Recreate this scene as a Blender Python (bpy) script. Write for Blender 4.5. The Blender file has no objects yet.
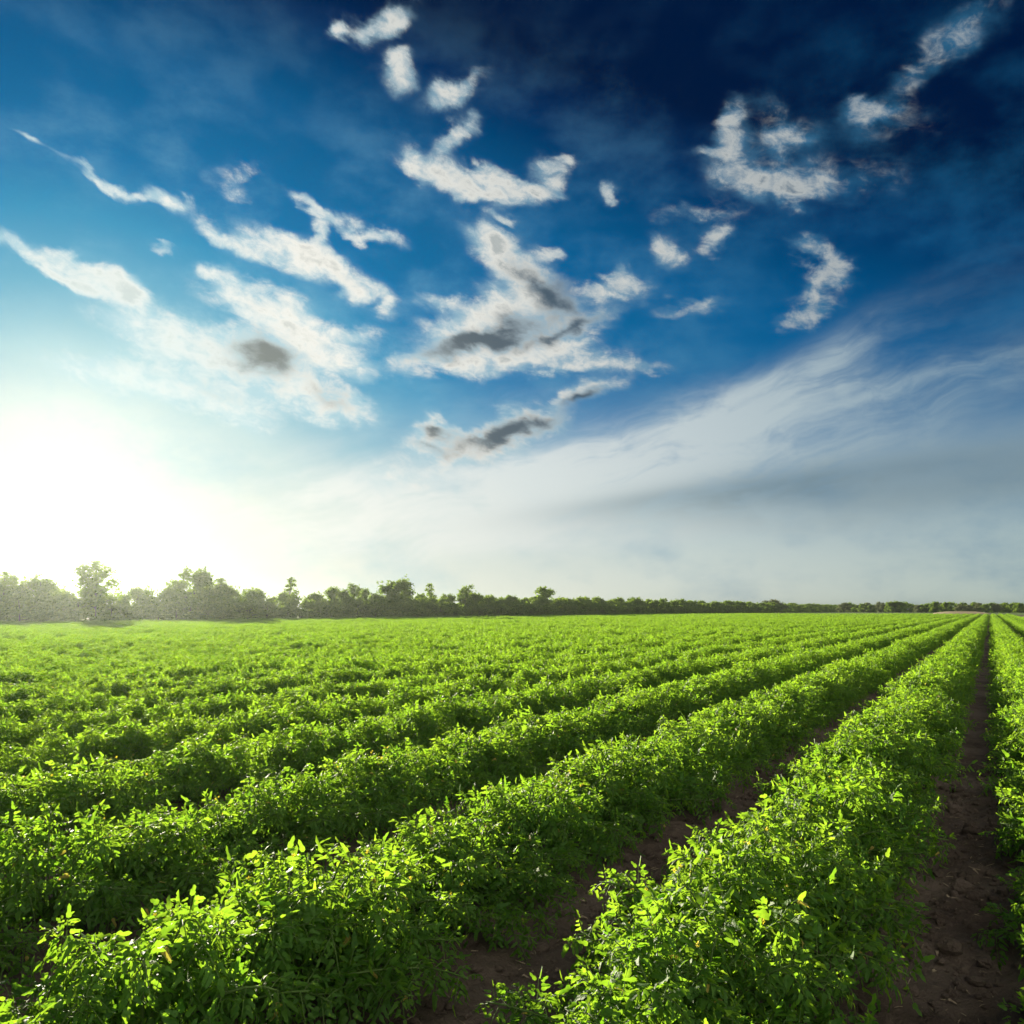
import bpy, math, random
import numpy as np
from mathutils import Vector, Matrix

R = math.radians
C = bpy.context.scene.collection
scene = bpy.context.scene

# ------------------------------------------------------------------ camera, sky, sun, exposure
CAM_H = 1.45
YAW = 29.2                      # the rows run along +Y; the camera looks 29.2 degrees to the left of them
PITCH = 6.54
FPX = 850.0
cam = bpy.data.cameras.new('camera')
cam_ob = bpy.data.objects.new('camera', cam)
C.objects.link(cam_ob)
cam.sensor_width = 36.0
cam.lens = 36.0 * FPX / 1024.0
cam.clip_start = 0.05
cam.clip_end = 20000.0
cam_ob.location = (0, 0, CAM_H)
cam_ob.rotation_euler = (R(90 + PITCH), 0, R(YAW))
scene.camera = cam_ob

SUN_AZ = R(YAW + 28.0)          # left of +Y
SUN_EL = R(8.5)
SUN_DIR = Vector((-math.sin(SUN_AZ) * math.cos(SUN_EL), math.cos(SUN_AZ) * math.cos(SUN_EL), math.sin(SUN_EL)))
sun = bpy.data.lights.new('sun', 'SUN')
sun.energy = 5.0
sun.angle = R(0.5)
sun.color = (1.0, 0.90, 0.68)
sun_ob = bpy.data.objects.new('sun', sun)
C.objects.link(sun_ob)
sun_ob.rotation_euler = SUN_DIR.to_track_quat('Z', 'Y').to_euler()

scene.view_settings.view_transform = 'Standard'
scene.view_settings.look = 'None'
scene.view_settings.gamma = 1.0
scene.view_settings.exposure = 1.75
HAZE_D = 0.00040
scene.cycles.max_bounces = 8
scene.cycles.diffuse_bounces = 3
scene.cycles.transmission_bounces = 5
scene.cycles.glossy_bounces = 2
scene.cycles.volume_bounces = 0
scene.cycles.caustics_reflective = False
scene.cycles.caustics_refractive = False
scene.cycles.use_denoising = True


class V:
    """A tiny expression builder over shader math nodes."""
    nt = None

    def __init__(self, s):
        self.s = s

    @staticmethod
    def put(sock, v):
        if isinstance(v, V):
            V.nt.links.new(v.s, sock)
        else:
            sock.default_value = v

    @staticmethod
    def m(op, *a, clamp=False):
        n = V.nt.nodes.new('ShaderNodeMath')
        n.operation = op
        n.use_clamp = clamp
        for i, x in enumerate(a):
            V.put(n.inputs[i], x)
        return V(n.outputs[0])

    def __add__(self, o): return V.m('ADD', self, o)
    __radd__ = __add__
    def __sub__(self, o): return V.m('SUBTRACT', self, o)
    def __rsub__(self, o): return V.m('SUBTRACT', o, self)
    def __mul__(self, o): return V.m('MULTIPLY', self, o)
    __rmul__ = __mul__
    def __truediv__(self, o): return V.m('DIVIDE', self, o)
    def __pow__(self, o): return V.m('POWER', self, o)


def node(t, **kw):
    n = V.nt.nodes.new(t)
    for k, v in kw.items():
        setattr(n, k, v)
    return n


def smooth(x, a, b, lo=0.0, hi=1.0):
    n = node('ShaderNodeMapRange', interpolation_type='SMOOTHSTEP')
    V.put(n.inputs[0], x)
    for i, v in enumerate((a, b, lo, hi)):
        V.put(n.inputs[1 + i], v)
    return V(n.outputs[0])


def vmath(op, a, b=None, scale=None):
    n = node('ShaderNodeVectorMath', operation=op)
    V.put(n.inputs[0], a)
    if b is not None:
        V.put(n.inputs[1], b)
    if scale is not None:
        V.put(n.inputs['Scale'], scale)
    return V(n.outputs['Value' if op in ('DOT_PRODUCT', 'LENGTH') else 'Vector'])


def noise(vec, scale, detail=5, rough=0.55, dist=0.0, color=False):
    n = node('ShaderNodeTexNoise')
    if vec is not None:
        V.put(n.inputs['Vector'], vec)
    n.inputs['Scale'].default_value = scale
    n.inputs['Detail'].default_value = detail
    n.inputs['Roughness'].default_value = rough
    n.inputs['Distortion'].default_value = dist
    return V(n.outputs['Color' if color else 0])


def mixc(f, a, b, blend='MIX'):
    n = node('ShaderNodeMix', data_type='RGBA', blend_type=blend)
    V.put(n.inputs[0], f)
    V.put(n.inputs[6], a if isinstance(a, V) else (*a, 1))
    V.put(n.inputs[7], b if isinstance(b, V) else (*b, 1))
    return V(n.outputs[2])


def mapping(vec, loc=(0, 0, 0), rot=(0, 0, 0), scale=(1, 1, 1), kind='TEXTURE'):
    n = node('ShaderNodeMapping', vector_type=kind)
    V.put(n.inputs['Vector'], vec)
    n.inputs['Location'].default_value = loc
    n.inputs['Rotation'].default_value = rot
    n.inputs['Scale'].default_value = scale
    return V(n.outputs[0])


# ---- sky: azimuth (from the camera's compass heading, right positive) and elevation
CAM_ROT = cam_ob.rotation_euler.to_matrix()


def az_el(px, py):
    d = CAM_ROT @ Vector(((px - 512) / FPX, (512 - py) / FPX, -1.0)).normalized()
    az = math.atan2(d.x, d.y) + R(YAW)
    return az, math.asin(d.z)


world = bpy.data.worlds.new('World')
scene.world = world
world.use_nodes = True
V.nt = world.node_tree
V.nt.nodes.clear()
world.cycles.sampling_method = 'MANUAL'
world.cycles.sample_map_resolution = 512

geo = V(node('ShaderNodeTexCoord').outputs['Generated'])
dirn = vmath('NORMALIZE', geo)
sky = node('ShaderNodeTexSky', sky_type='NISHITA')
sky.sun_disc = False
sky.sun_elevation = SUN_EL
sky.sun_rotation = -SUN_AZ
sky.altitude = 100
sky.air_density = 1.0
sky.dust_density = 1.0
sky.ozone_density = 2.0

rt = mapping(dirn, rot=(0, 0, -R(YAW)), kind='POINT')
sep = node('ShaderNodeSeparateXYZ')
V.put(sep.inputs[0], rt)
sx, sy, sz = (V(sep.outputs[i]) for i in range(3))
cmb = node('ShaderNodeCombineXYZ')
V.put(cmb.inputs[0], V.m('ARCTAN2', sx, sy))
elev = V.m('ARCSINE', sz)
V.put(cmb.inputs[1], elev)
P = V(cmb.outputs[0])
cosg = vmath('DOT_PRODUCT', dirn, tuple(SUN_DIR))
ang = V.m('ARCCOSINE', cosg)

# clear air: the Nishita sky, graded into the deep, polarised blues of the photograph
EXPO = 2.0 ** scene.view_settings.exposure


def lin(c):
    """sRGB 0..255 as seen in the picture -> scene-linear radiance at this exposure"""
    f = [x / 255.0 for x in c]
    return tuple((x / 12.92 if x <= 0.04045 else ((x + 0.055) / 1.055) ** 2.4) / EXPO for x in f)


skyc = vmath('SCALE', V(sky.outputs[0]), scale=0.1)
ss = node('ShaderNodeSeparateColor')
V.put(ss.inputs[0], skyc)
lum = (V(ss.outputs[1]) * 1.9 - 0.10)
lum = lum * smooth(elev, R(16), R(44), 1.0, 0.70)
lum = V.m('MAXIMUM', lum, 0.19)
ramp = node('ShaderNodeValToRGB')
STOPS = [(0.16, (0, 7, 30)), (0.20, (0, 25, 64)), (0.24, (0, 46, 92)), (0.29, (0, 70, 118)), (0.37, (2, 90, 143)),
         (0.50, (6, 102, 156)), (0.70, (14, 116, 171)), (1.0, (52, 148, 192)), (1.6, (106, 178, 205)),
         (2.4, (176, 215, 222)), (3.6, (224, 237, 232)), (5.6, (250, 250, 241))]
cr = ramp.color_ramp
for i, (p, c) in enumerate(STOPS):
    e = cr.elements[i] if i < 2 else cr.elements.new(p / 6.0)
    e.position = p / 6.0
    e.color = (*lin(c), 1)
V.put(ramp.inputs[0], lum / 6.0)
base = V(ramp.outputs[0])
low = smooth(elev, R(-1.0), R(17.0), 1.0, 0.0)
low = low * V.m('POWER', low, 0.1)
lowc = mixc(smooth(ang, R(20), R(68)), lin((240, 239, 222)), lin((186, 202, 192)))
base = mixc(low * 0.92, base, lowc)
glare = vmath('SCALE', (1.0, 0.985, 0.93), scale=smooth(lum, 4.2, 14.0, 0.0, 0.5))

# ---- clouds
def blob_field(vec, blobs):
    acc = None
    for i, (px, py, rx, ry, rot, amp) in enumerate(blobs):
        if i and i % 6 == 0:    # ties the groups one after the other, so that the shader compiler does not hold all of them at once
            vec = vmath('ADD', vec, acc * 1e-7)
        a, e = az_el(px, py)
        k = 1.0 / FPX * math.cos(math.atan(math.hypot(px - 512, py - 512) / FPX))
        v = mapping(vec, (a, e, 0), (0, 0, -R(rot)), (rx * k, ry * k, 1.0))
        q = V.m('POWER', 0.36788, vmath('DOT_PRODUCT', v, v))
        acc = q * amp if acc is None else V.m('MULTIPLY_ADD', q, amp, acc)
    return acc


CLOUDS = [
    (341, 24, 14, 12, 40, .9), (384, 24, 28, 11, -12, 1.1), (334, 33, 8, 7, 0, .7),
    (396, 74, 17, 17, 30, 1.0), (455, 92, 30, 11, -18, 1.0),
    (413, 158, 10, 20, -30, .8), (452, 138, 22, 11, -30, .9), (445, 178, 45, 15, 8, 1.1), (500, 184, 45, 11, 2, 1.1), (543, 182, 24, 8, -10, .9),
    (556, 163, 20, 7, 5, .7), (612, 194, 9, 9, 0, .7),
    (315, 210, 26, 6, 30, .65), (238, 244, 36, 9, 18, 1.0), (300, 256, 48, 13, 18, 1.1), (350, 278, 42, 14, 22, 1.1), (318, 238, 9, 14, 10, .8), (365, 232, 32, 8, 12, .8),
    (268, 310, 66, 17, 12, 1.1),
    (32, 144, 12, 4, 20, .7), (118, 186, 48, 5, 15, .7), (172, 206, 18, 5, 15, .65),
    (42, 256, 46, 7, 20, .9), (95, 275, 48, 13, 22, 1.1), (126, 293, 20, 8, 40, .9),
    (160, 340, 56, 20, 18, .95), (252, 362, 62, 25, 12, 1.1), (325, 356, 36, 15, 20, .9), (330, 402, 44, 15, 20, .9), (215, 400, 64, 17, 15, .85), (110, 374, 64, 18, 10, .8), (350, 335, 30, 12, 10, .6),
    (494, 248, 24, 14, 45, 1.1), (525, 278, 50, 21, 38, 1.2), (487, 322, 62, 20, -18, 1.2), (545, 338, 62, 12, -18, 1.0), (460, 364, 80, 11, -8, .85), (552, 362, 70, 11, -8, .8), (615, 288, 34, 11, 5, .9), (552, 252, 14, 8, 0, .65),
    (432, 428, 20, 10, 10, 1.0), (505, 430, 56, 15, -14, 1.2), (460, 448, 60, 13, 0, .7), (612, 366, 50, 8, 0, .75), (585, 393, 46, 9, -10, .75), (410, 475, 60, 14, 5, .4),
    (215, 275, 14, 5, 20, .7), (300, 335, 24, 8, 10, .7), (385, 310, 12, 9, 50, .6), (440, 300, 22, 6, 10, .5), (500, 214, 18, 5, 5, .7), (575, 345, 26, 5, -15, .7), (240, 180, 34, 14, -20, .42), (160, 250, 14, 5, 20, .5),
    (668, 252, 15, 20, -35, 1.0), (718, 244, 20, 11, -15, .9),
    (728, 124, 17, 14, 0, 1.1), (722, 150, 25, 9, 0, 1.05), (752, 178, 38, 18, 12, 1.1), (800, 190, 28, 10, 5, 1.0), (788, 142, 14, 8, 0, .9), (838, 178, 80, 24, 8, .36), (780, 120, 40, 20, 20, .3),
    (868, 106, 32, 9, 8, .62), (900, 122, 60, 16, 5, .24), (925, 62, 70, 20, -25, .30), (960, 20, 50, 18, -20, .28),
    (808, 246, 20, 13, 30, .9), (832, 272, 20, 12, 20, .95), (805, 312, 32, 16, -10, .85), (820, 292, 15, 7, -20, .7), (700, 212, 50, 10, 10, .45), (690, 310, 40, 7, 0, .45),
]
DARK = [(265, 357, 33, 19, 5, 1.1), (215, 392, 34, 10, 12, .3), (330, 398, 26, 11, 25, .45), (545, 293, 40, 13, 30, .9), (482, 342, 66, 11, -18, 1.15), (560, 334, 50, 8, -18, .85),
        (505, 432, 52, 12, -14, 1.1), (434, 430, 17, 7, 10, .9), (430, 447, 20, 6, 10, .5), (585, 400, 26, 7, -10, .9), (565, 284, 16, 12, 0, .5)]

stretch = mapping(P, rot=(0, 0, R(-15)), scale=(1.0, 0.6, 1.0))
wv = noise(stretch, 15.0, 5, 0.52, 0.3, color=True)
wdir = vmath('SUBTRACT', wv, (0.5, 0.5, 0.5))
w1 = vmath('ADD', P, vmath('SCALE', wdir, scale=0.062))
field = blob_field(w1, CLOUDS)
nz = noise(stretch, 36.0, 12, 0.66, 0.3)
here = smooth(field, 0.02, 0.45)
thick = field + (nz - 0.5) * 3.0 * here - 0.12
cov = smooth(ang, R(20), R(58), 1.0, 0.80) * smooth(ang, R(4), R(19), 0.45, 1.0) * smooth(thick, 0.0, 1.22)
wisp = smooth(field + (noise(stretch, 13.0, 6, 0.6) - 0.5) * 1.2 * smooth(field, 0.0, 0.2), 0.02, 0.72, 0.0, 0.78)
mott = noise(mapping(P, scale=(1.0, 0.6, 1.0)), 6.5, 6, 0.6)
dark = blob_field(vmath('ADD', P, vmath('SCALE', wdir, scale=0.055)), DARK)
dark = smooth(dark * 1.45 + (nz - 0.5) * 1.1, 0.0, 1.5)
# thin veils of cirrus, drawn out towards the lower left
cz = mapping(P, rot=(0, 0, R(13)), scale=(0.33, 0.070, 1.0))
cz2 = vmath('ADD', cz, vmath('SCALE', vmath('SUBTRACT', noise(P, 7.0, 3, 0.5, color=True), (0.5, 0.5, 0.5)), scale=0.9))
cn = noise(cz2, 1.5, 8, 0.6)
CIRRUS = [(930, 378, 200, 24, -7, .6), (1000, 330, 120, 50, -25, .3), (840, 350, 60, 20, -35, .4), (700, 430, 260, 34, -24, .62), (560, 470, 240, 34, -14, .6), (820, 445, 300, 40, -8, .5), (850, 485, 340, 32, -3, .72), (640, 522, 340, 28, -6, 1.0), (430, 490, 260, 46, -6, .9), (600, 480, 260, 34, -10, .6), (880, 520, 240, 14, -4, .6), (760, 575, 260, 9, -1, .4), (930, 530, 100, 18, -3, .5),
          (480, 395, 200, 24, -6, .35), (300, 470, 260, 50, 5, .4), (760, 390, 160, 20, -14, .35)]
cf = blob_field(P, CIRRUS)
cs = smooth(cn * 0.8 + noise(vmath('MULTIPLY', cz2, (0.8, 1.2, 1.0)), 4.0, 7, 0.6) * 0.2, 0.26, 0.78)
cir = smooth(cf * (0.22 + cs * 0.85), 0.03, 1.25, 0.0, 0.76)
grey = blob_field(P, [(980, 478, 250, 42, -6, 1.25), (760, 490, 180, 20, -7, .7), (640, 500, 120, 10, -7, .3)])

cir = V.m('MAXIMUM', cir, V.m('MINIMUM', grey, 1.0) * (0.45 + cs * 0.25))
near = smooth(ang, R(8), R(54))
bright = mixc(near, lin((255, 253, 243)), lin((190, 193, 190)))
circ = mixc(smooth(ang, R(12), R(66)), lin((250, 250, 242)), lin((160, 184, 190)))
circ = mixc(V.m('MINIMUM', grey * 0.8, 1.0), circ, lin((120, 140, 148)))
shade = mixc(smooth(ang, R(6), R(40)), lin((136, 142, 138)), lin((52, 78, 100)))
soft = mixc(near, lin((214, 218, 210)), lin((70, 96, 118)))
tone = smooth(noise(vmath('ADD', stretch, (-0.012, -0.012, 0)), 34.0, 6, 0.6, 0.35) - nz + 0.5, 0.38, 0.68)
body = mixc(V.m('MAXIMUM', tone * 0.18, smooth(thick, 0.95, 1.75) * 0.8), bright, soft)
body = mixc(dark, body, shade)
base = mixc(smooth(mott, 0.42, 0.75) * smooth(elev, R(44), R(20)) * 0.42, base, mixc(near, lin((150, 205, 222)), lin((32, 110, 158))))
out_c = mixc(cir, base, circ)
out_c = mixc(wisp, out_c, mixc(near, lin((196, 226, 232)), lin((52, 112, 150))))
out_c = mixc(V.m('MAXIMUM', cov, dark * smooth(field, 0.1, 0.6)), out_c, body)
out_c = vmath('ADD', out_c, glare)
# unseen bright cloud added behind the camera as fill for the plants' shaded sides
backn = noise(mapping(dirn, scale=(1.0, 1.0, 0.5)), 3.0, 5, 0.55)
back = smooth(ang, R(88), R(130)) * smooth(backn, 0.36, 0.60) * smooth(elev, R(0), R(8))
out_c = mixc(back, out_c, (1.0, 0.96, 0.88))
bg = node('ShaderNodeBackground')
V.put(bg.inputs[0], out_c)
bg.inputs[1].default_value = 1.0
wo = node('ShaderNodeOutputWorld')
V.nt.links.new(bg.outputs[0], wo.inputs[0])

# ------------------------------------------------------------------ helpers
def prop(o, label=None, cat=None, group=None, kind=None):
    if label: o['label'] = label
    if cat: o['category'] = cat
    if group: o['group'] = group
    if kind: o['kind'] = kind
    return o


def mesh_from(name, verts, faces_flat, loop_tot, mat=None, smooth_shade=True, tone=None):
    me = bpy.data.meshes.new(name)
    verts = np.asarray(verts, dtype=np.float32)
    faces_flat = np.asarray(faces_flat, dtype=np.int32)
    loop_tot = np.asarray(loop_tot, dtype=np.int32)
    me.vertices.add(len(verts))
    me.vertices.foreach_set('co', verts.ravel())
    me.loops.add(len(faces_flat))
    me.loops.foreach_set('vertex_index', faces_flat)
    me.polygons.add(len(loop_tot))
    st = np.zeros(len(loop_tot), dtype=np.int32)
    st[1:] = np.cumsum(loop_tot)[:-1]
    me.polygons.foreach_set('loop_start', st)
    me.polygons.foreach_set('loop_total', loop_tot)
    me.polygons.foreach_set('use_smooth', np.full(len(loop_tot), smooth_shade))
    if tone is not None:
        at = me.attributes.new('tone', 'FLOAT', 'POINT')
        at.data.foreach_set('value', np.asarray(tone, dtype=np.float32))
    me.update(calc_edges=True)
    if mat:
        me.materials.append(mat)
    return me


def link(name, me, parent=None):
    o = bpy.data.objects.new(name, me)
    C.objects.link(o)
    if parent:
        o.parent = parent
    return o


def empty(name, loc=(0, 0, 0)):
    o = bpy.data.objects.new(name, None)
    o.empty_display_size = 0.1
    C.objects.link(o)
    o.location = loc
    return o


class Geo:
    """Collects polygons as numpy pieces and becomes one mesh."""

    def __init__(self):
        self.v, self.f, self.t, self.tone, self.n = [], [], [], [], 0

    def add(self, verts, faces, tone=0.5):
        verts = np.asarray(verts, dtype=np.float32)
        for f in faces:
            self.f.append(np.asarray(f, dtype=np.int32) + self.n)
            self.t.append(len(f))
        self.v.append(verts)
        self.tone.append(np.full(len(verts), tone, dtype=np.float32))
        self.n += len(verts)

    def tube(self, pts, radii, sides=5, tone=0.5, cap=True):
        pts = [np.asarray(p, dtype=float) for p in pts]
        vs, fs = [], []
        for i, p in enumerate(pts):
            d = pts[min(i + 1, len(pts) - 1)] - pts[max(i - 1, 0)]
            d = d / (np.linalg.norm(d) + 1e-9)
            a = np.cross(d, (0.31, 0.17, 0.93) if abs(d[2]) < 0.9 else (1.0, 0.1, 0))
            a /= np.linalg.norm(a)
            b = np.cross(d, a)
            for k in range(sides):
                w = 2 * math.pi * k / sides
                vs.append(p + radii[i] * (math.cos(w) * a + math.sin(w) * b))
        for i in range(len(pts) - 1):
            for k in range(sides):
                k2 = (k + 1) % sides
                fs.append((i * sides + k, i * sides + k2, (i + 1) * sides + k2, (i + 1) * sides + k))
        if cap:
            fs.append(tuple((len(pts) - 1) * sides + k for k in range(sides)))
        self.add(vs, fs, tone)

    def mesh(self, name, mat, smooth_shade=True):
        return mesh_from(name, np.concatenate(self.v), np.concatenate(self.f), self.t, mat, smooth_shade, np.concatenate(self.tone))


def material(name):
    m = bpy.data.materials.new(name)
    m.use_nodes = True
    V.nt = m.node_tree
    V.nt.nodes.clear()
    out = node('ShaderNodeOutputMaterial')
    return m, out


def principled(col, rough=0.6, spec=0.3, normal=None):
    p = node('ShaderNodeBsdfPrincipled')
    V.put(p.inputs['Base Color'], col if isinstance(col, V) else (*col, 1))
    V.put(p.inputs['Roughness'], rough)
    p.inputs['Specular IOR Level'].default_value = spec
    if normal is not None:
        V.put(p.inputs['Normal'], normal)
    return p.outputs[0]


def bump(h, strength=0.5, dist=0.02):
    b = node('ShaderNodeBump')
    b.inputs['Strength'].default_value = strength
    b.inputs['Distance'].default_value = dist
    V.put(b.inputs['Height'], h)
    return V(b.outputs[0])


def attr(name):
    return V(node('ShaderNodeAttribute', attribute_name=name).outputs['Fac'])


def leaf_material(name, dark, light, t_dark, t_light, through, rough=0.45, spec=0.4):
    """A thin leaf: it reflects on its face and lets light through from behind."""
    m, out = material(name)
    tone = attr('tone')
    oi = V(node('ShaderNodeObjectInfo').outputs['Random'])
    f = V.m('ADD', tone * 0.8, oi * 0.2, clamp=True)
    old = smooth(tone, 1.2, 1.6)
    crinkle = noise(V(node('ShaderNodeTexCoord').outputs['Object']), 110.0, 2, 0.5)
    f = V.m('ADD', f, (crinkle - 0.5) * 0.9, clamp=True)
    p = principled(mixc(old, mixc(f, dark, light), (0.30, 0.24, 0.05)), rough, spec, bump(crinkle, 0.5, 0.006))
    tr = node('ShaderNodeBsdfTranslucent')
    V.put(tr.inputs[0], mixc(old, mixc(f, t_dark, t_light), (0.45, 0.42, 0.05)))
    mx = node('ShaderNodeMixShader')
    mx.inputs[0].default_value = through
    V.nt.links.new(p, mx.inputs[1])
    V.nt.links.new(tr.outputs[0], mx.inputs[2])
    V.nt.links.new(mx.outputs[0], out.inputs[0])
    return m


def plain_material(name, a, b, scale, rough=0.8, spec=0.2, bump_s=0.4, bump_d=0.01):
    m, out = material(name)
    co = V(node('ShaderNodeTexCoord').outputs['Object'])
    n = noise(co, scale, 6, 0.6)
    V.nt.links.new(principled(mixc(smooth(n, 0.3, 0.7), a, b), rough, spec, bump(n, bump_s, bump_d)), out.inputs[0])
    return m


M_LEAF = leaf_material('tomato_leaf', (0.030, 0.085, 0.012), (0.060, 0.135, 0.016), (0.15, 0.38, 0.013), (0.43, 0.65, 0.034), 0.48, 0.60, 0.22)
M_STEM = leaf_material('tomato_stem', (0.05, 0.11, 0.018), (0.10, 0.16, 0.04), (0.20, 0.34, 0.05), (0.24, 0.36, 0.06), 0.25, 0.65, 0.15)
M_FLOWER = leaf_material('tomato_flower', (0.60, 0.52, 0.03), (0.75, 0.66, 0.06), (0.6, 0.52, 0.03), (0.7, 0.6, 0.05), 0.4)
M_TREE = leaf_material('tree_leaf', (0.030, 0.060, 0.012), (0.060, 0.105, 0.020), (0.12, 0.24, 0.015), (0.34, 0.48, 0.03), 0.45, 0.6, 0.2)
M_PALE = leaf_material('silvery_leaf', (0.075, 0.095, 0.045), (0.12, 0.14, 0.07), (0.14, 0.18, 0.05), (0.22, 0.26, 0.09), 0.35, 0.6, 0.25)
M_BARK = plain_material('bark', (0.035, 0.026, 0.02), (0.09, 0.075, 0.06), 9.0)
M_STRAW = plain_material('straw', (0.13, 0.10, 0.065), (0.30, 0.24, 0.16), 30.0)

# ------------------------------------------------------------------ the ground
ROW_S = 1.45                   # row spacing
ROW_X0 = -0.90                 # the row between the two bare furrows; row k stands at ROW_X0 - k * ROW_S
FIELD_L, FIELD_END = -73.0, 235.0
rng = np.random.default_rng(7)


def value_noise(x, y, cell, seed):
    r = np.random.default_rng(seed).random((256, 256)).astype(np.float32)
    fx, fy = x / cell, y / cell
    ix, iy = np.floor(fx).astype(int), np.floor(fy).astype(int)
    u, v = fx - ix, fy - iy
    u, v = u * u * (3 - 2 * u), v * v * (3 - 2 * v)
    g = lambda a, b: r[a % 256, b % 256]
    return (g(ix, iy) * (1 - u) + g(ix + 1, iy) * u) * (1 - v) + (g(ix, iy + 1) * (1 - u) + g(ix + 1, iy + 1) * u) * v - 0.5


def ground_z(x, y):
    x, y = np.asarray(x, dtype=float), np.asarray(y, dtype=float)
    inside = np.clip((x - FIELD_L) / 2.0, 0, 1) * np.clip((FIELD_END - y) / 4.0, 0, 1)
    bed = 0.035 * np.cos(2 * np.pi * (x - ROW_X0) / ROW_S) * inside
    d = np.hypot(x, y)
    fine = np.clip(1.6 - d / 14.0, 0, 1)
    z = bed + fine * (0.060 * value_noise(x, y, 0.22, 1) + 0.045 * value_noise(x, y, 0.09, 2) + 0.036 * np.abs(value_noise(x, y, 0.045, 3)))
    return z + 0.10 * value_noise(x, y, 9.0, 4) * np.clip(d / 30.0 - 0.3, 0, 1) * inside * 0.5


def axis(parts):
    out = []
    for a, b, s in parts:
        out.append(np.arange(a, b, s))
    out.append([parts[-1][1]])
    return np.unique(np.round(np.concatenate(out), 4))


gx = axis([(-1500, -120, 60), (-120, -20, 2.0), (-20, -4.0, 0.18), (-4.0, 2.4, 0.022), (2.4, 12, 0.2), (12, 120, 6), (120, 1500, 60)])
gy = axis([(-400, -20, 40), (-20, 0.9, 0.7), (0.9, 8.0, 0.025), (8.0, 20, 0.09), (20, 60, 0.8), (60, 260, 5), (260, 1500, 60)])
GX, GY = np.meshgrid(gx, gy, indexing='ij')
GZ = ground_z(GX, GY)
nx, ny = GX.shape
ids = np.arange(nx * ny).reshape(nx, ny)
quads = np.stack([ids[:-1, :-1], ids[1:, :-1], ids[1:, 1:], ids[:-1, 1:]], -1).reshape(-1, 4)

m, out = material('soil')
co = V(node('ShaderNodeTexCoord').outputs['Object'])
n1 = noise(co, 2.2, 6, 0.6)
n2 = noise(co, 24.0, 8, 0.65)
n3 = noise(co, 130.0, 4, 0.6)
soil = mixc(smooth(n1, 0.3, 0.7), (0.076, 0.056, 0.042), (0.134, 0.100, 0.075))
soil = mixc(smooth(n2, 0.25, 0.75), mixc(0.5, soil, (0.036, 0.027, 0.021)), soil)
dry = smooth(noise(co, 0.9, 4, 0.55), 0.42, 0.62)
soil = mixc(dry * 0.55, soil, (0.172, 0.135, 0.105))
soil = mixc(smooth(n2, 0.58, 0.75) * 0.55, soil, (0.20, 0.16, 0.125))
soil = mixc(smooth(n3, 0.60, 0.78) * 0.6, soil, (0.25, 0.185, 0.13))
V.nt.links.new(principled(soil, 0.92, 0.15, bump(n2 * 0.7 + n3 * 0.3, 1.0, 0.06)), out.inputs[0])
M_SOIL = m
prop(link('ground', mesh_from('ground', np.stack([GX, GY, GZ], -1).reshape(-1, 3), quads.ravel(), np.full(len(quads), 4), M_SOIL)), kind='structure')


def sheet(name, pts, z, mat, kind='structure'):
    me = bpy.data.meshes.new(name)
    me.from_pydata([(x, y, z) for x, y in pts], [], [tuple(range(len(pts)))])
    me.materials.append(mat)
    return prop(link(name, me), kind=kind)


M_GRASS = plain_material('dry_grass', (0.055, 0.075, 0.022), (0.13, 0.12, 0.05), 0.35, 0.95, 0.1, 0.6, 0.15)
M_STUBBLE = plain_material('stubble', (0.30, 0.24, 0.14), (0.42, 0.35, 0.23), 0.08, 0.95, 0.1, 0.3, 0.1)
M_MEADOW = plain_material('meadow', (0.06, 0.10, 0.02), (0.09, 0.15, 0.03), 0.12, 0.95, 0.1, 0.5, 0.15)
sheet('grass_verge', [(-1400, -390), (FIELD_L - 1.5, -390), (FIELD_L - 1.5, FIELD_END + 6), (-1400, FIELD_END + 6)], 0.06, M_GRASS)
sheet('meadow', [(FIELD_L - 1.4, FIELD_END + 6.1), (1400, FIELD_END + 6.1), (1400, 292), (FIELD_L - 1.4, 292)], 0.06, M_MEADOW)
sheet('pasture', [(-1400, 292.1), (1400, 292.1), (1400, 1400), (-1400, 1400)], 0.065, M_MEADOW)


# ------------------------------------------------------------------ tomato plants
LT = np.array([0.0, 0.16, 0.36, 0.58, 0.80, 1.0])
LW = np.array([0.012, 0.195, 0.245, 0.150, 0.150, 0.0])
BACK = np.array([0.45, 0.10, 0.75, 0.05])
LEAF_FACES = [(0, 1, 6), (1, 2, 7, 6), (2, 3, 8, 7), (3, 4, 9, 8), (4, 5, 9), (0, 10, 1), (1, 10, 11, 2), (2, 11, 12, 3), (3, 12, 13, 4), (4, 13, 5)]


def leaflet(g, base, d, nrm, length, r, tone):
    d = d / (np.linalg.norm(d) + 1e-9)
    s = np.cross(d, nrm)
    s /= np.linalg.norm(s) + 1e-9
    n = np.cross(s, d)
    w = LW * r.uniform(0.85, 1.12) * length
    fold = r.uniform(0.15, 0.65)
    curl = r.uniform(0.05, 0.75) * length
    wav = r.normal(0, 0.035, (2, 6)) * length
    mid = base + np.outer(LT * length, d) - np.outer(curl * LT ** 2, n)
    le = mid[1:5] + np.outer(w[1:5], s) * 0.95 + np.outer(w[1:5] * fold + wav[0, 1:5], n) - np.outer(w[1:5] * BACK, d)
    ri = mid[1:5] - np.outer(w[1:5], s) * 0.95 + np.outer(w[1:5] * fold + wav[1, 1:5], n) - np.outer(w[1:5] * BACK, d)
    g.add(np.concatenate([mid, le, ri]), LEAF_FACES, tone)


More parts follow.
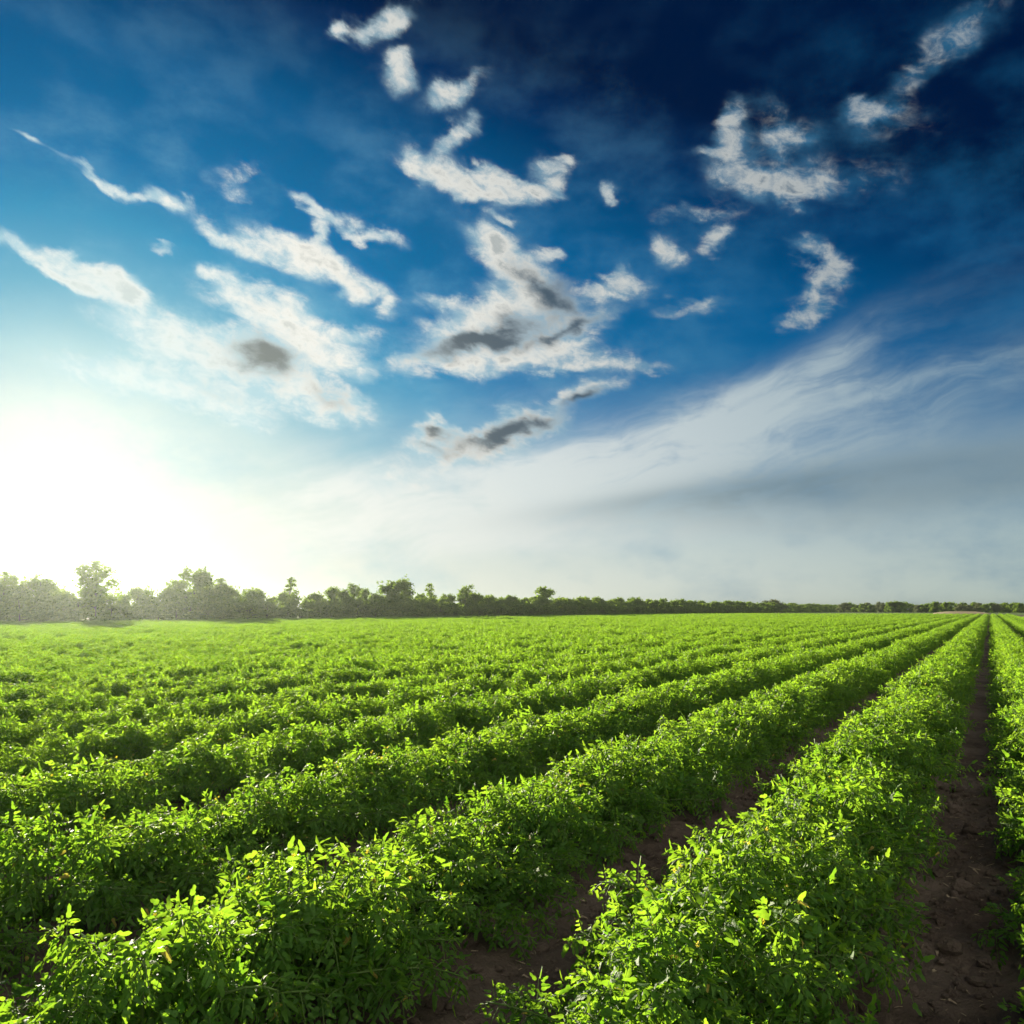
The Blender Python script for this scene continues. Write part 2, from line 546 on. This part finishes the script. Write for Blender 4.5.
def compound_leaf(gf, gs, p, d, r, size, pairs, tone):
    """A tomato leaf: a drooping stalk, a few pairs of leaflets and a larger one at its tip."""
    up = np.array([0, 0, 1.0])
    L = size
    side = np.cross(d, up)
    side /= np.linalg.norm(side) + 1e-9
    droop = r.uniform(0.3, 0.95)
    pts = []
    n = pairs + 2
    for i in range(n + 1):
        t = i / n
        pts.append(p + d * L * t * (1 - 0.12 * droop * t) - up * L * droop * 0.55 * t * t)
    gs.tube([pts[0], pts[n // 2], pts[-1]], [0.0022, 0.0017, 0.001], 3, r.uniform(0.3, 1), False)
    for i in range(1, n):
        t = i / n
        dd = pts[i + 1] - pts[i - 1]
        dd /= np.linalg.norm(dd)
        nn = np.cross(side, dd)
        k = size * r.uniform(0.28, 0.42) * (0.75 + 0.35 * math.sin(math.pi * min(1, t + 0.15)))
        for sg in (-1, 1):
            if r.random() < 0.06:
                continue
            ld = side * sg * r.uniform(0.75, 1.05) + dd * r.uniform(0.25, 0.8) - up * r.uniform(-0.1, 0.55)
            nr = nn + r.normal(0, 0.28, 3)
            leaflet(gf, pts[i] + ld * 0.01, ld, nr, k * r.uniform(0.8, 1.15), r, 2.0 if r.random() < 0.004 else np.clip(tone + r.normal(0, 0.16), 0, 1))
    dd = pts[-1] - pts[-2]
    leaflet(gf, pts[-1], dd + r.normal(0, 0.15, 3) * np.linalg.norm(dd), np.cross(side, dd) + r.normal(0, 0.1, 3), size * r.uniform(0.38, 0.50), r, np.clip(tone + r.normal(0, 0.12), 0, 1))


def flower(g, p, r):
    ax = r.normal(0, 0.5, 3) + np.array([0, 0, -0.4])
    ax /= np.linalg.norm(ax)
    a = np.cross(ax, (0.2, 0.9, 0.3)); a /= np.linalg.norm(a)
    b = np.cross(ax, a)
    R0 = r.uniform(0.007, 0.011)
    for k in range(5):
        w = 2 * math.pi * k / 5 + 0.2
        u = math.cos(w) * a + math.sin(w) * b
        s = -math.sin(w) * a + math.cos(w) * b
        g.add([p, p + u * R0 * 0.5 + s * R0 * 0.28, p + u * R0 - ax * R0 * 0.35, p + u * R0 * 0.5 - s * R0 * 0.28], [(0, 1, 2, 3)], r.random())
    g.tube([p - ax * R0 * 0.2, p + ax * R0 * 0.9], [R0 * 0.22, R0 * 0.08], 5, 0.9)


def build_plant(seed, flowers=False, n_stem=16):
    r = np.random.default_rng(seed)
    gf, gs, fl = Geo(), Geo(), []
    up = np.array([0, 0, 1.0])
    for k in range(n_stem + 6):
        phi = 2 * math.pi * (k + r.uniform(-0.35, 0.35)) / n_stem
        runner = k >= n_stem
        if runner:                                 # long branches that lie down into the furrow on both sides
            phi = (0 if k % 2 else math.pi) + r.normal(0, 0.5)
        rad = 1.0 if runner else r.uniform(0.25, 1.0) ** 0.7
        reach = rad * np.array([0.475 * math.cos(phi), 0.33 * math.sin(phi), 0])
        lean = rad
        top = r.uniform(0.31, 0.41) * (1 - 0.45 * lean ** 2.2) + r.normal(0, 0.02)
        if r.random() < 0.08:
            top += r.uniform(0.02, 0.09)           # an upright shoot
        low = runner or (lean > 0.72 and r.random() < 0.4)
        if low:
            top = r.uniform(0.07, 0.18)            # a branch lying over into the furrow
            reach = reach * r.uniform(1.05, 1.35)
        p0 = np.array([r.uniform(-0.02, 0.02), r.uniform(-0.03, 0.03), 0.0])
        p1 = p0 + reach * 0.25 + up * top * 0.75
        p2 = p0 + reach * 0.78 + up * top * r.uniform(1.0, 1.15)
        p3 = p0 + reach + up * (top + r.uniform(-0.03, 0.03))
        T = np.linspace(0, 1, 8)
        B = lambda t: ((1 - t) ** 3) * p0 + 3 * (1 - t) ** 2 * t * p1 + 3 * (1 - t) * t * t * p2 + t ** 3 * p3
        gs.tube([B(t) for t in T], list(np.linspace(0.006, 0.0028, 8)), 5, r.uniform(0.2, 0.9))
        length = float(np.linalg.norm(reach) + top)
        nl = max(9, int(length / 0.036))
        side0 = r.uniform(0, 6.28)
        for j in range(nl):
            t = 0.20 + 0.80 * (j + r.uniform(0, 0.6)) / nl
            if t > 1: t = 1.0
            p = B(t)
            tan = B(min(1, t + 0.03)) - B(max(0, t - 0.03))
            tan /= np.linalg.norm(tan)
            w = side0 + j * 2.4 + r.normal(0, 0.3)
            a = np.cross(tan, (0.3, 0.2, 0.9)); a /= np.linalg.norm(a) + 1e-9
            b = np.cross(tan, a)
            d = math.cos(w) * a + math.sin(w) * b + tan * r.uniform(0.2, 0.7) + up * r.uniform(0.0, 0.55)
            d /= np.linalg.norm(d)
            tip = t > 0.86
            size = r.uniform(0.055, 0.085) if tip else r.uniform(0.075, 0.125)
            if tip:
                d = d + up * 0.2
                d /= np.linalg.norm(d)
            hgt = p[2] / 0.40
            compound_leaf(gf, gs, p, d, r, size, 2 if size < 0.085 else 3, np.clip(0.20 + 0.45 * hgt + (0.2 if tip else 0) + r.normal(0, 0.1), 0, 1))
        if flowers and len(fl) < 8 and r.random() < 0.45 and not low:
            q = B(r.uniform(0.75, 0.95)) + r.normal(0, 0.03, 3) + up * 0.02
            for _ in range(2):
                f = q + r.normal(0, 0.016, 3)
                gs.tube([B(0.85), (B(0.85) + f) / 2 + up * 0.012, f], [0.0013, 0.001, 0.0008], 3, 0.8, False)
                gw = Geo()
                flower(gw, f, r)
                fl.append(gw.mesh('tomato_flower', M_FLOWER))
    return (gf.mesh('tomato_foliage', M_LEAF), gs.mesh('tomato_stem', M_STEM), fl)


N_VAR = 12
VARIANTS = [build_plant(100 + i, flowers=(i % 3 == 0)) for i in range(N_VAR)]

plants = []                     # x, y, k, distance, in_frame
cr, cf_ = CAM_ROT @ Vector((1, 0, 0)), CAM_ROT @ Vector((0, 0, -1))
cu = CAM_ROT @ Vector((0, 1, 0))
kmax = int((ROW_X0 - FIELD_L) / ROW_S)
th_l = math.tan(R(YAW + 33.0))
for k in range(-3, kmax + 1):
    xr = ROW_X0 - k * ROW_S - (0.02 if k < 0 else 0)
    y = 0.5 + rng.uniform(0, 0.3) if k > -1 else 0.9
    y = max(y, -xr / math.tan(R(YAW + 34.5)) - 3.0) if xr < 0 else y
    while y < FIELD_END:
        d = math.hypot(xr, y)
        v = Vector((xr, y, 0.22 - CAM_H))
        z = v.dot(cf_)
        px = 512 + FPX * v.dot(cr) / z if z > 0.2 else 9e9
        py = 512 - FPX * v.dot(cu) / z if z > 0.2 else 9e9
        mpx = FPX * 0.55 / max(z, 0.2)
        step = 0.36 if d < 60 else (0.50 if d < 110 else 0.75)
        seen = -mpx < px < 1024 + mpx and py < 1024 + mpx
        near_frame = z > -1 and (seen or (abs(px - 512) < 512 + mpx * 6 and z > 0.2) or d < 9)
        if near_frame:
            plants.append((xr + rng.normal(0, 0.035), y + rng.normal(0, 0.05), k, d, seen, 1.0 if d < 60 else (1.12 if d < 110 else 1.45)))
        y += step
seen_sorted = sorted([p for p in plants if p[4]], key=lambda p: p[3])
single = seen_sorted[:300]
single_set = set(id(p) for p in single)
rest = [p for p in plants if id(p) not in single_set]

ORD = ['', 'first', 'second', 'third', 'fourth', 'fifth', 'sixth', 'seventh', 'eighth', 'ninth', 'tenth', 'eleventh', 'twelfth',
       'thirteenth', 'fourteenth', 'fifteenth', 'sixteenth', 'seventeenth', 'eighteenth', 'nineteenth', 'twentieth']
by_row = {}
for p in single:
    by_row.setdefault(p[2], []).append(p)
SOURCES = {}
n_plant = 0
for k in sorted(by_row):
    row = sorted(by_row[k], key=lambda p: p[1])
    where = 'the row right of the soil path' if k < 0 else ('the %s row left of the soil path' % ORD[k + 1])
    if k < -1:
        where = 'the outermost row at the right edge'
    for i, p in enumerate(row):
        vi = n_plant % N_VAR if n_plant < N_VAR else int(rng.integers(0, N_VAR))
        fol, stm, flw = VARIANTS[vi]
        t = empty('tomato_plant', (p[0], p[1], float(ground_z(p[0], p[1])) - 0.005))
        t.rotation_euler = (rng.normal(0, 0.05), rng.normal(0, 0.05), (math.pi if rng.random() < 0.5 else 0) + rng.normal(0, 0.30))
        s = rng.uniform(0.90, 1.10)
        t.scale = (s, s * rng.uniform(0.95, 1.1), s * rng.uniform(0.88, 1.12))
        near = p[3] < 6.5
        look = 'flowering' if flw and near else 'leafy'
        if i < 12:
            lab = '%s tomato plant, %s from the front in %s' % (look, ORD[i + 1], where.replace('the ', ''))
        else:
            lab = 'leafy tomato plant well back in %s' % where
        prop(t, lab, 'tomato plant', 'tomato plants in ' + where)
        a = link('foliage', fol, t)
        link('stem', stm, t)
        if flw and near:
            for fm in flw:
                link('flower', fm, t)
        if vi not in SOURCES:
            SOURCES[vi] = a
        n_plant += 1

# the rest of the field, out to the trees: one object of instanced plants
rows_me = bpy.data.meshes.new('tomato_rows')
pc = np.array([(p[0], p[1], float(ground_z(p[0], p[1])) - 0.005) for p in rest], dtype=np.float32)
rows_me.vertices.add(len(pc))
rows_me.vertices.foreach_set('co', pc.ravel())
nr = len(rest)
stretch_y = np.array([p[5] for p in rest])
sc = rng.uniform(0.88, 1.12, nr)
hz = sc * rng.uniform(0.85, 1.15, nr)
patch = value_noise(pc[:, 0], pc[:, 1], 3.2, 11)
hz *= 1 + 0.22 * patch
at = rows_me.attributes.new('scl', 'FLOAT_VECTOR', 'POINT')
at.data.foreach_set('vector', np.stack([sc, sc * stretch_y, hz], -1).astype(np.float32).ravel())
at = rows_me.attributes.new('rot', 'FLOAT_VECTOR', 'POINT')
at.data.foreach_set('vector', np.stack([rng.normal(0, 0.05, nr), rng.normal(0, 0.05, nr), rng.integers(0, 2, nr) * math.pi + rng.normal(0, 0.25, nr)], -1).astype(np.float32).ravel())
at = rows_me.attributes.new('variant', 'INT', 'POINT')
at.data.foreach_set('value', rng.integers(0, len(SOURCES), nr).astype(np.int32))
rows_ob = link('tomato_rows', rows_me)
prop(rows_ob, 'dense green rows of tomato plants filling the field out to the trees', 'crop field', kind='stuff')
ng = bpy.data.node_groups.new('rows_of_plants', 'GeometryNodeTree')
ng.interface.new_socket('Geometry', in_out='INPUT', socket_type='NodeSocketGeometry')
ng.interface.new_socket('Geometry', in_out='OUTPUT', socket_type='NodeSocketGeometry')
gi, go = ng.nodes.new('NodeGroupInput'), ng.nodes.new('NodeGroupOutput')
m2p = ng.nodes.new('GeometryNodeMeshToPoints')
iop = ng.nodes.new('GeometryNodeInstanceOnPoints')
jn = ng.nodes.new('GeometryNodeJoinGeometry')
for ob in SOURCES.values():
    n = ng.nodes.new('GeometryNodeObjectInfo')
    n.transform_space = 'ORIGINAL'
    n.inputs['Object'].default_value = ob
    n.inputs['As Instance'].default_value = True
    ng.links.new(n.outputs['Geometry'], jn.inputs[0])


def named(kind, nm):
    n = ng.nodes.new('GeometryNodeInputNamedAttribute')
    n.data_type = kind
    n.inputs['Name'].default_value = nm
    return n.outputs['Attribute']


e2r = ng.nodes.new('FunctionNodeEulerToRotation')
ng.links.new(named('FLOAT_VECTOR', 'rot'), e2r.inputs[0])
ng.links.new(gi.outputs[0], m2p.inputs[0])
ng.links.new(m2p.outputs[0], iop.inputs['Points'])
ng.links.new(jn.outputs[0], iop.inputs['Instance'])
iop.inputs['Pick Instance'].default_value = True
ng.links.new(named('INT', 'variant'), iop.inputs['Instance Index'])
ng.links.new(e2r.outputs[0], iop.inputs['Rotation'])
ng.links.new(named('FLOAT_VECTOR', 'scl'), iop.inputs['Scale'])
ng.links.new(iop.outputs[0], go.inputs[0])
md = rows_ob.modifiers.new('plants', 'NODES')
md.node_group = ng
print('PLANTS', n_plant, 'rest', nr, 'faces/plant', len(VARIANTS[0][0].polygons))

# ------------------------------------------------------------------ litter and clods on the bare soil
r = np.random.default_rng(21)
g = Geo()
for i in range(1700):
    if i % 3:
        fx = ROW_X0 + ROW_S * 0.5 - ROW_S * int(r.integers(0, 3)) + r.normal(0, 0.18)
    else:
        fx = r.uniform(-4.5, 2.0)
    fy = 1.0 + 9.0 * r.random() ** 1.6
    L, a, w = r.uniform(0.010, 0.045), r.uniform(0, 6.28), r.uniform(0.0009, 0.0022)
    p = np.array([fx, fy, float(ground_z(fx, fy)) + 0.004])
    d = np.array([math.cos(a), math.sin(a), r.uniform(-0.15, 0.35)]) * L
    g.tube([p, p + d * 0.5 + np.array([0, 0, r.uniform(0, 0.003)]), p + d], [w, w * 1.1, w * 0.7], 4, r.random())
for i in range(420):                             # shed leaves, curled and dry
    fx = ROW_X0 + ROW_S * 0.5 - ROW_S * int(r.integers(0, 3)) + r.normal(0, 0.24)
    fy = 1.0 + 8.0 * r.random() ** 1.5
    leaflet(g, np.array([fx, fy, float(ground_z(fx, fy)) + 0.010]), np.append(r.normal(0, 1, 2), 0.1), np.array([r.normal(0, .3), r.normal(0, .3), 1.0]), r.uniform(0.02, 0.04), r, 0.1)
prop(link('straw_litter', g.mesh('straw_litter', M_STRAW)), 'pale bits of dry straw scattered on the bare soil', 'straw', kind='stuff')
g = Geo()
ico = bpy.data.meshes.new('seed_shape')
import bmesh
bm = bmesh.new()
bmesh.ops.create_icosphere(bm, subdivisions=2, radius=1.0)
IV = np.array([v.co[:] for v in bm.verts])
IF = [tuple(v.index for v in f.verts) for f in bm.faces]
bm.free()
bpy.data.meshes.remove(ico)
for i in range(4200):
    fx = ROW_X0 + ROW_S * 0.5 - ROW_S * int(r.integers(0, 3)) + r.normal(0, 0.22)
    fy = 1.0 + 8.0 * r.random() ** 1.5
    s = min(0.055, r.lognormal(-4.5, 0.65))
    q = IV * (1 + 0.35 * np.sin(IV @ r.normal(0, 2.5, (3, 3)) + r.uniform(0, 6, 3)).mean(1, keepdims=True)) * s * r.uniform(0.6, 1.2, 3) * np.array([1, 1, 0.75])
    g.add(q + np.array([fx, fy, float(ground_z(fx, fy)) + s * 0.25]), IF, r.random())
prop(link('soil_clods', g.mesh('soil_clods', M_SOIL, False)), 'dark crumbled clods of earth lying in the furrows', 'soil', kind='stuff')


# ------------------------------------------------------------------ trees
def leaf_cloud(g, c, rad, n, r, size, tone):
    """n small bent leaf sprays through a lumpy ball, thicker towards its outside"""
    u = r.normal(0, 1, (n, 3))
    u /= np.linalg.norm(u, axis=1, keepdims=True)
    rr = r.random(n) ** 0.45
    lump = 1 + 0.30 * np.sin(u @ r.normal(0, 2.6, 3) + r.uniform(0, 6)) + 0.2 * np.sin(u @ r.normal(0, 4.5, 3))
    p = c + u * (rr * lump)[:, None] * rad
    a = r.normal(0, 1, (n, 3)); a /= np.linalg.norm(a, axis=1, keepdims=True)
    b = np.cross(a, r.normal(0, 1, (n, 3))); b /= np.linalg.norm(b, axis=1, keepdims=True)
    s = size * r.uniform(0.6, 1.35, n)[:, None]
    v = np.stack([p - a * s, p - b * s * 0.55, p + a * s, p + b * s * 0.55], 1).reshape(-1, 3)
    g.v.append(v.astype(np.float32))
    base = np.arange(n)[:, None] * 4 + np.arange(4)[None] + g.n
    g.f.extend(base.astype(np.int32))
    g.t.extend([4] * n)
    g.tone.append(np.repeat(np.clip(tone + r.normal(0, 0.18, n), 0, 1), 4).astype(np.float32))
    g.n += 4 * n


def build_tree(seed, style, mat):
    """All trees are about 1 unit wide and high here and are scaled where they stand: style sets the outline."""
    r = np.random.default_rng(seed)
    gl, gt = Geo(), Geo()
    H = {'bushy': 4.6, 'airy': 6.2, 'slim': 5.4, 'shrub': 2.2}[style]
    W = {'bushy': 2.5, 'airy': 1.75, 'slim': 1.1, 'shrub': 1.9}[style]
    bend = r.normal(0, 0.16, 2)
    trunk = lambda t: np.array([bend[0] * t * t * H * 0.3, bend[1] * t * t * H * 0.3, H * 0.9 * t])
    r0 = {'bushy': 0.14, 'airy': 0.17, 'slim': 0.10, 'shrub': 0.06}[style]
    T = np.linspace(0, 1, 9)
    gt.tube([trunk(t) for t in T], list(r0 * (1 - 0.85 * T)), 7)
    n_limb = {'bushy': 40, 'airy': 26, 'slim': 26, 'shrub': 20}[style]
    for i in range(n_limb):
        if style in ('bushy', 'shrub'):
            t = r.uniform(0.04, 1.0) ** 0.9
            prof = math.sqrt(max(0.05, 1 - (max(0, t - 0.35) / 0.68) ** 2)) * (0.85 + 0.15 * min(1, t / 0.25))
            rad = r.uniform(0.45, 0.85) * (0.85 if style == 'bushy' else 0.6)
        elif style == 'airy':
            t = 0.22 + 0.78 * (i / (n_limb - 1)) ** 0.85
            prof = 0.55 + 0.45 * math.sin(math.pi * min(1, max(0, (t - 0.1) / 0.95)))
            rad = r.uniform(0.36, 0.66)
        else:
            t = 0.12 + 0.88 * i / (n_limb - 1)
            prof = 1.0 - 0.62 * t
            rad = r.uniform(0.26, 0.46) * (1.1 - 0.45 * t)
        ph = i * 2.4 + r.uniform(-0.6, 0.6)
        out_r = W * prof * r.uniform(0.05, 0.95) ** 0.7
        p0 = trunk(min(1, max(0.05, t * 0.8)))
        c = trunk(t) * np.array([1, 1, 1]) + np.array([math.cos(ph) * out_r, math.sin(ph) * out_r, r.uniform(-0.1, 0.35)])
        c[2] = max(c[2], rad * 0.6)
        mid = (p0 + c) / 2 + np.array([0, 0, -0.08])
        gt.tube([p0, mid, c], [r0 * 0.38 * (1.1 - t), r0 * 0.24 * (1.1 - t) + 0.006, 0.008], 5)
        n = int({'bushy': 210, 'airy': 150, 'slim': 120, 'shrub': 170}[style] * (rad / 0.6) ** 2)
        leaf_cloud(gl, c, rad * np.array([1.15, 1.15, 0.85]), n, r, 0.13, r.uniform(0.15, 0.85))
        for _ in range(3):                       # twiggy sprays that break the outline
            q = c + r.normal(0, 1, 3) * rad * 0.42 + np.array([0, 0, rad * 0.5])
            gt.tube([c, (c + q) / 2, q], [0.012, 0.008, 0.004], 3)
            leaf_cloud(gl, q, rad * 0.33, int(n * 0.10), r, 0.10, r.uniform(0.3, 1.0))
    return gl.mesh(style + '_crown', mat), gt.mesh('trunk', M_BARK), H


TREES = {}
for st, ns in (('bushy', 5), ('airy', 2), ('slim', 2), ('shrub', 3)):
    TREES[st] = [build_tree(300 + 17 * i + len(st) * 7, st, M_TREE) for i in range(ns)]
TREES['pale'] = [build_tree(900 + i, 'bushy', M_PALE) for i in range(2)]
tr = np.random.default_rng(5)


def plant_tree(style, x, y, height, width=1.0, label=None, group=None, cat='tree', z=0.0):
    cr_, tk, H = TREES[style][int(tr.integers(0, len(TREES[style])))]
    t = empty('shrub' if cat == 'shrub' else 'tree', (x, y, z))
    s = height / (H * 1.04)
    t.scale = (s * width, s * width, s)
    t.rotation_euler = (0, 0, tr.uniform(0, 6.28))
    prop(t, label, cat, group)
    link('crown', cr_, t)
    link('trunk', tk, t)
    return t


BELT_X = -78.0


def belt_point(px, x):
    """where the line of trees at this x stands in the direction of picture column px"""
    a = R(YAW) - math.atan((px - 512) / FPX)
    return -x / math.tan(a)


G_BELT = 'trees of the shelterbelt along the far left edge of the field'
MARKS = [  # picture column, style, height, width, label
    (3, 'airy', 5.0, 1.0, 'open crowned tree cut by the left edge of the photo, pale in the glare'),
    (44, 'bushy', 4.7, 0.9, 'broad bushy tree between the left edge and the tall lone tree'),
    (98, 'airy', 6.5, 1.25, 'tallest lone tree with a ragged open crown standing above the shelterbelt'),
    (197, 'bushy', 5.9, 1.0, 'big dense tree, highest rounded crown right of the tall ragged tree'),
    (224, 'slim', 5.7, 1.5, 'feathery see-through tree just right of the big dense rounded tree'),
    (291, 'slim', 6.2, 1.3, 'slender tree whose tufted tip sticks out above the shelterbelt'),
    (356, 'airy', 5.3, 1.0, 'small tufted tree right of the slender tufted tip'),
    (397, 'bushy', 6.0, 1.15, 'wide dark double headed tree at the middle of the shelterbelt'),
    (433, 'slim', 6.3, 1.3, 'thin pointed tree just right of the wide double headed tree'),
    (463, 'airy', 5.8, 1.0, 'small round topped tree right of the thin pointed tree'),
    (546, 'bushy', 6.0, 1.2, 'dark tree making a low hump where the belt starts to thin out'),
    (773, 'pale', 5.6, 2.0, 'pale grey green domed tree above the far right part of the belt'),
]
belt = []
for px, st, h, w, lab in MARKS:
    belt.append([px, belt_point(px, BELT_X), BELT_X + tr.uniform(-0.5, 0.5), st, h, w, lab])
y = 36.0
while y < 620:
    px = 512 + FPX * math.tan(R(YAW) - math.atan2(-BELT_X, y))
    if min(abs(px - mk[0]) for mk in MARKS) > 6 or y > 200:
        h = tr.uniform(2.8, 4.2) if px < 170 else tr.uniform(3.2, 4.5)
        belt.append([px, y, BELT_X + tr.uniform(-1.2, 0.8), 'bushy', h, (tr.uniform(0.65, 1.05) if y < 100 else tr.uniform(0.9, 1.4)) * (1.0 if y < 330 else 1.7), None])
    y += tr.uniform(2.1, 3.4) if y < 330 else tr.uniform(7, 10)
belt.sort(key=lambda b: b[0])
last, count = None, 0
SHORT = {98: 'the tallest lone tree', 197: 'the big dense rounded tree', 291: 'the slender tufted tree', 397: 'the wide double headed tree', 546: 'the low dark hump'}
for b in belt:
    lab = b[6]
    if lab:
        if b[0] in SHORT:
            last, count = SHORT[b[0]], 0
    else:
        count += 1
        if last is None:
            lab = 'hazy tree in the glare, %s from the left edge of the photo' % ORD[min(count, 20)]
        elif count <= 8:
            lab = 'leafy shelterbelt tree, %s to the right of %s' % (ORD[count], last)
        elif b[0] < 700:
            lab = 'leafy belt tree in the merged run of crowns right of ' + last
        else:
            lab = 'tiny far tree where the shelterbelt runs out to the horizon'
    plant_tree(b[3], b[2], b[1], b[4], b[5], lab, G_BELT)
y = 40.0
while y < 330:                                   # the second row, behind
    px = 512 + FPX * math.tan(R(YAW) - math.atan2(-(BELT_X - 4.5), y))
    seg = 'left of tallest lone tree' if px < 98 else ('between tallest lone tree and slender tufted tree' if px < 291 else ('between slender tufted and double headed trees' if px < 397 else 'right of the double headed tree'))
    plant_tree('bushy', BELT_X - 4.5 + tr.uniform(-1, 1), y, tr.uniform(3.0, 4.1), tr.uniform(0.8, 1.1), 'back row tree behind front crowns ' + seg, 'back row trees ' + seg)
    y += tr.uniform(3.5, 5.5)
y = 36.0
while y < 330:                                   # shrubs at its foot
    px = 512 + FPX * math.tan(R(YAW) - math.atan2(-(BELT_X + 1.8), y))
    seg = 'left of tallest lone tree' if px < 98 else ('between tallest lone tree and slender tufted tree' if px < 291 else ('between slender tufted and double headed trees' if px < 397 else 'right of the double headed tree'))
    plant_tree('shrub', BELT_X + 1.8 + tr.uniform(-0.7, 0.5), y, tr.uniform(2.0, 3.0), tr.uniform(0.9, 1.3), 'low dark shrub at belt foot ' + seg, 'belt foot shrubs ' + seg, 'shrub')
    y += tr.uniform(1.5, 2.3) if y < 70 else tr.uniform(2.0, 3.4) if y < 200 else tr.uniform(5, 7)
G_FAR = 'distant trees beyond the right end of the field'
far = []
x = -62.0
while x < 46:
    yy = tr.uniform(395, 470)
    far.append((x * yy / 430, yy))
    x += tr.uniform(1.2, 2.4)
far.sort(key=lambda p: p[0] / p[1])
for i, (x, yy) in enumerate(far):
    st = 'pale' if tr.random() < 0.3 else 'bushy'
    h = tr.uniform(3.4, 5.2)
    px = 512 + FPX * math.tan(R(YAW) + math.atan2(x, yy))
    kind = 'pale grey green' if st == 'pale' else 'dark green'
    pos = 'over the row ends left of the soil path' if px < 985 else 'right of where the soil path ends'
    plant_tree(st, x, yy, h, tr.uniform(0.9, 1.4), 'tiny %s far tree %s' % (kind, pos), 'far %s trees %s' % (kind, pos))

# a low dry bank beyond the ends of the rows
bank = Geo()
bx = np.linspace(-16, 0, 60)
bz = (1.0 * np.sin(np.linspace(0, math.pi, 60)) ** 0.4) * (1 + 0.12 * value_noise(bx, bx * 0 + 3.3, 4.0, 31))
bv = np.concatenate([np.stack([bx, np.full(60, 296.0), np.full(60, 0.03)], 1), np.stack([bx, np.full(60, 301.0), bz * 0.85 + 0.03], 1), np.stack([bx, np.full(60, 309.0), np.full(60, 0.03)], 1)])
bank.add(bv, [(i, i + 1, 61 + i, 60 + i) for i in range(59)] + [(60 + i, 61 + i, 121 + i, 120 + i) for i in range(59)])
prop(link('earth_bank', bank.mesh('earth_bank', M_STUBBLE)), kind='structure')

# ------------------------------------------------------------------ the hazy air
me = bpy.data.meshes.new('haze')
bm = bmesh.new()
bmesh.ops.create_cube(bm, size=1.0, matrix=Matrix.Translation((0, 560, 3.6)) @ Matrix.Diagonal((3200, 2200, 9.2, 1)))
bm.to_mesh(me)
bm.free()
m, out = material('haze')
vp = node('ShaderNodeVolumePrincipled')
vp.inputs['Color'].default_value = (0.26, 0.295, 0.275, 1)
vp.inputs['Density'].default_value = HAZE_D
vp.inputs['Anisotropy'].default_value = 0.82
V.nt.links.new(vp.outputs[0], out.inputs['Volume'])
me.materials.append(m)
prop(link('haze', me), 'thin bright haze hanging over the field and trees', 'haze', kind='stuff')
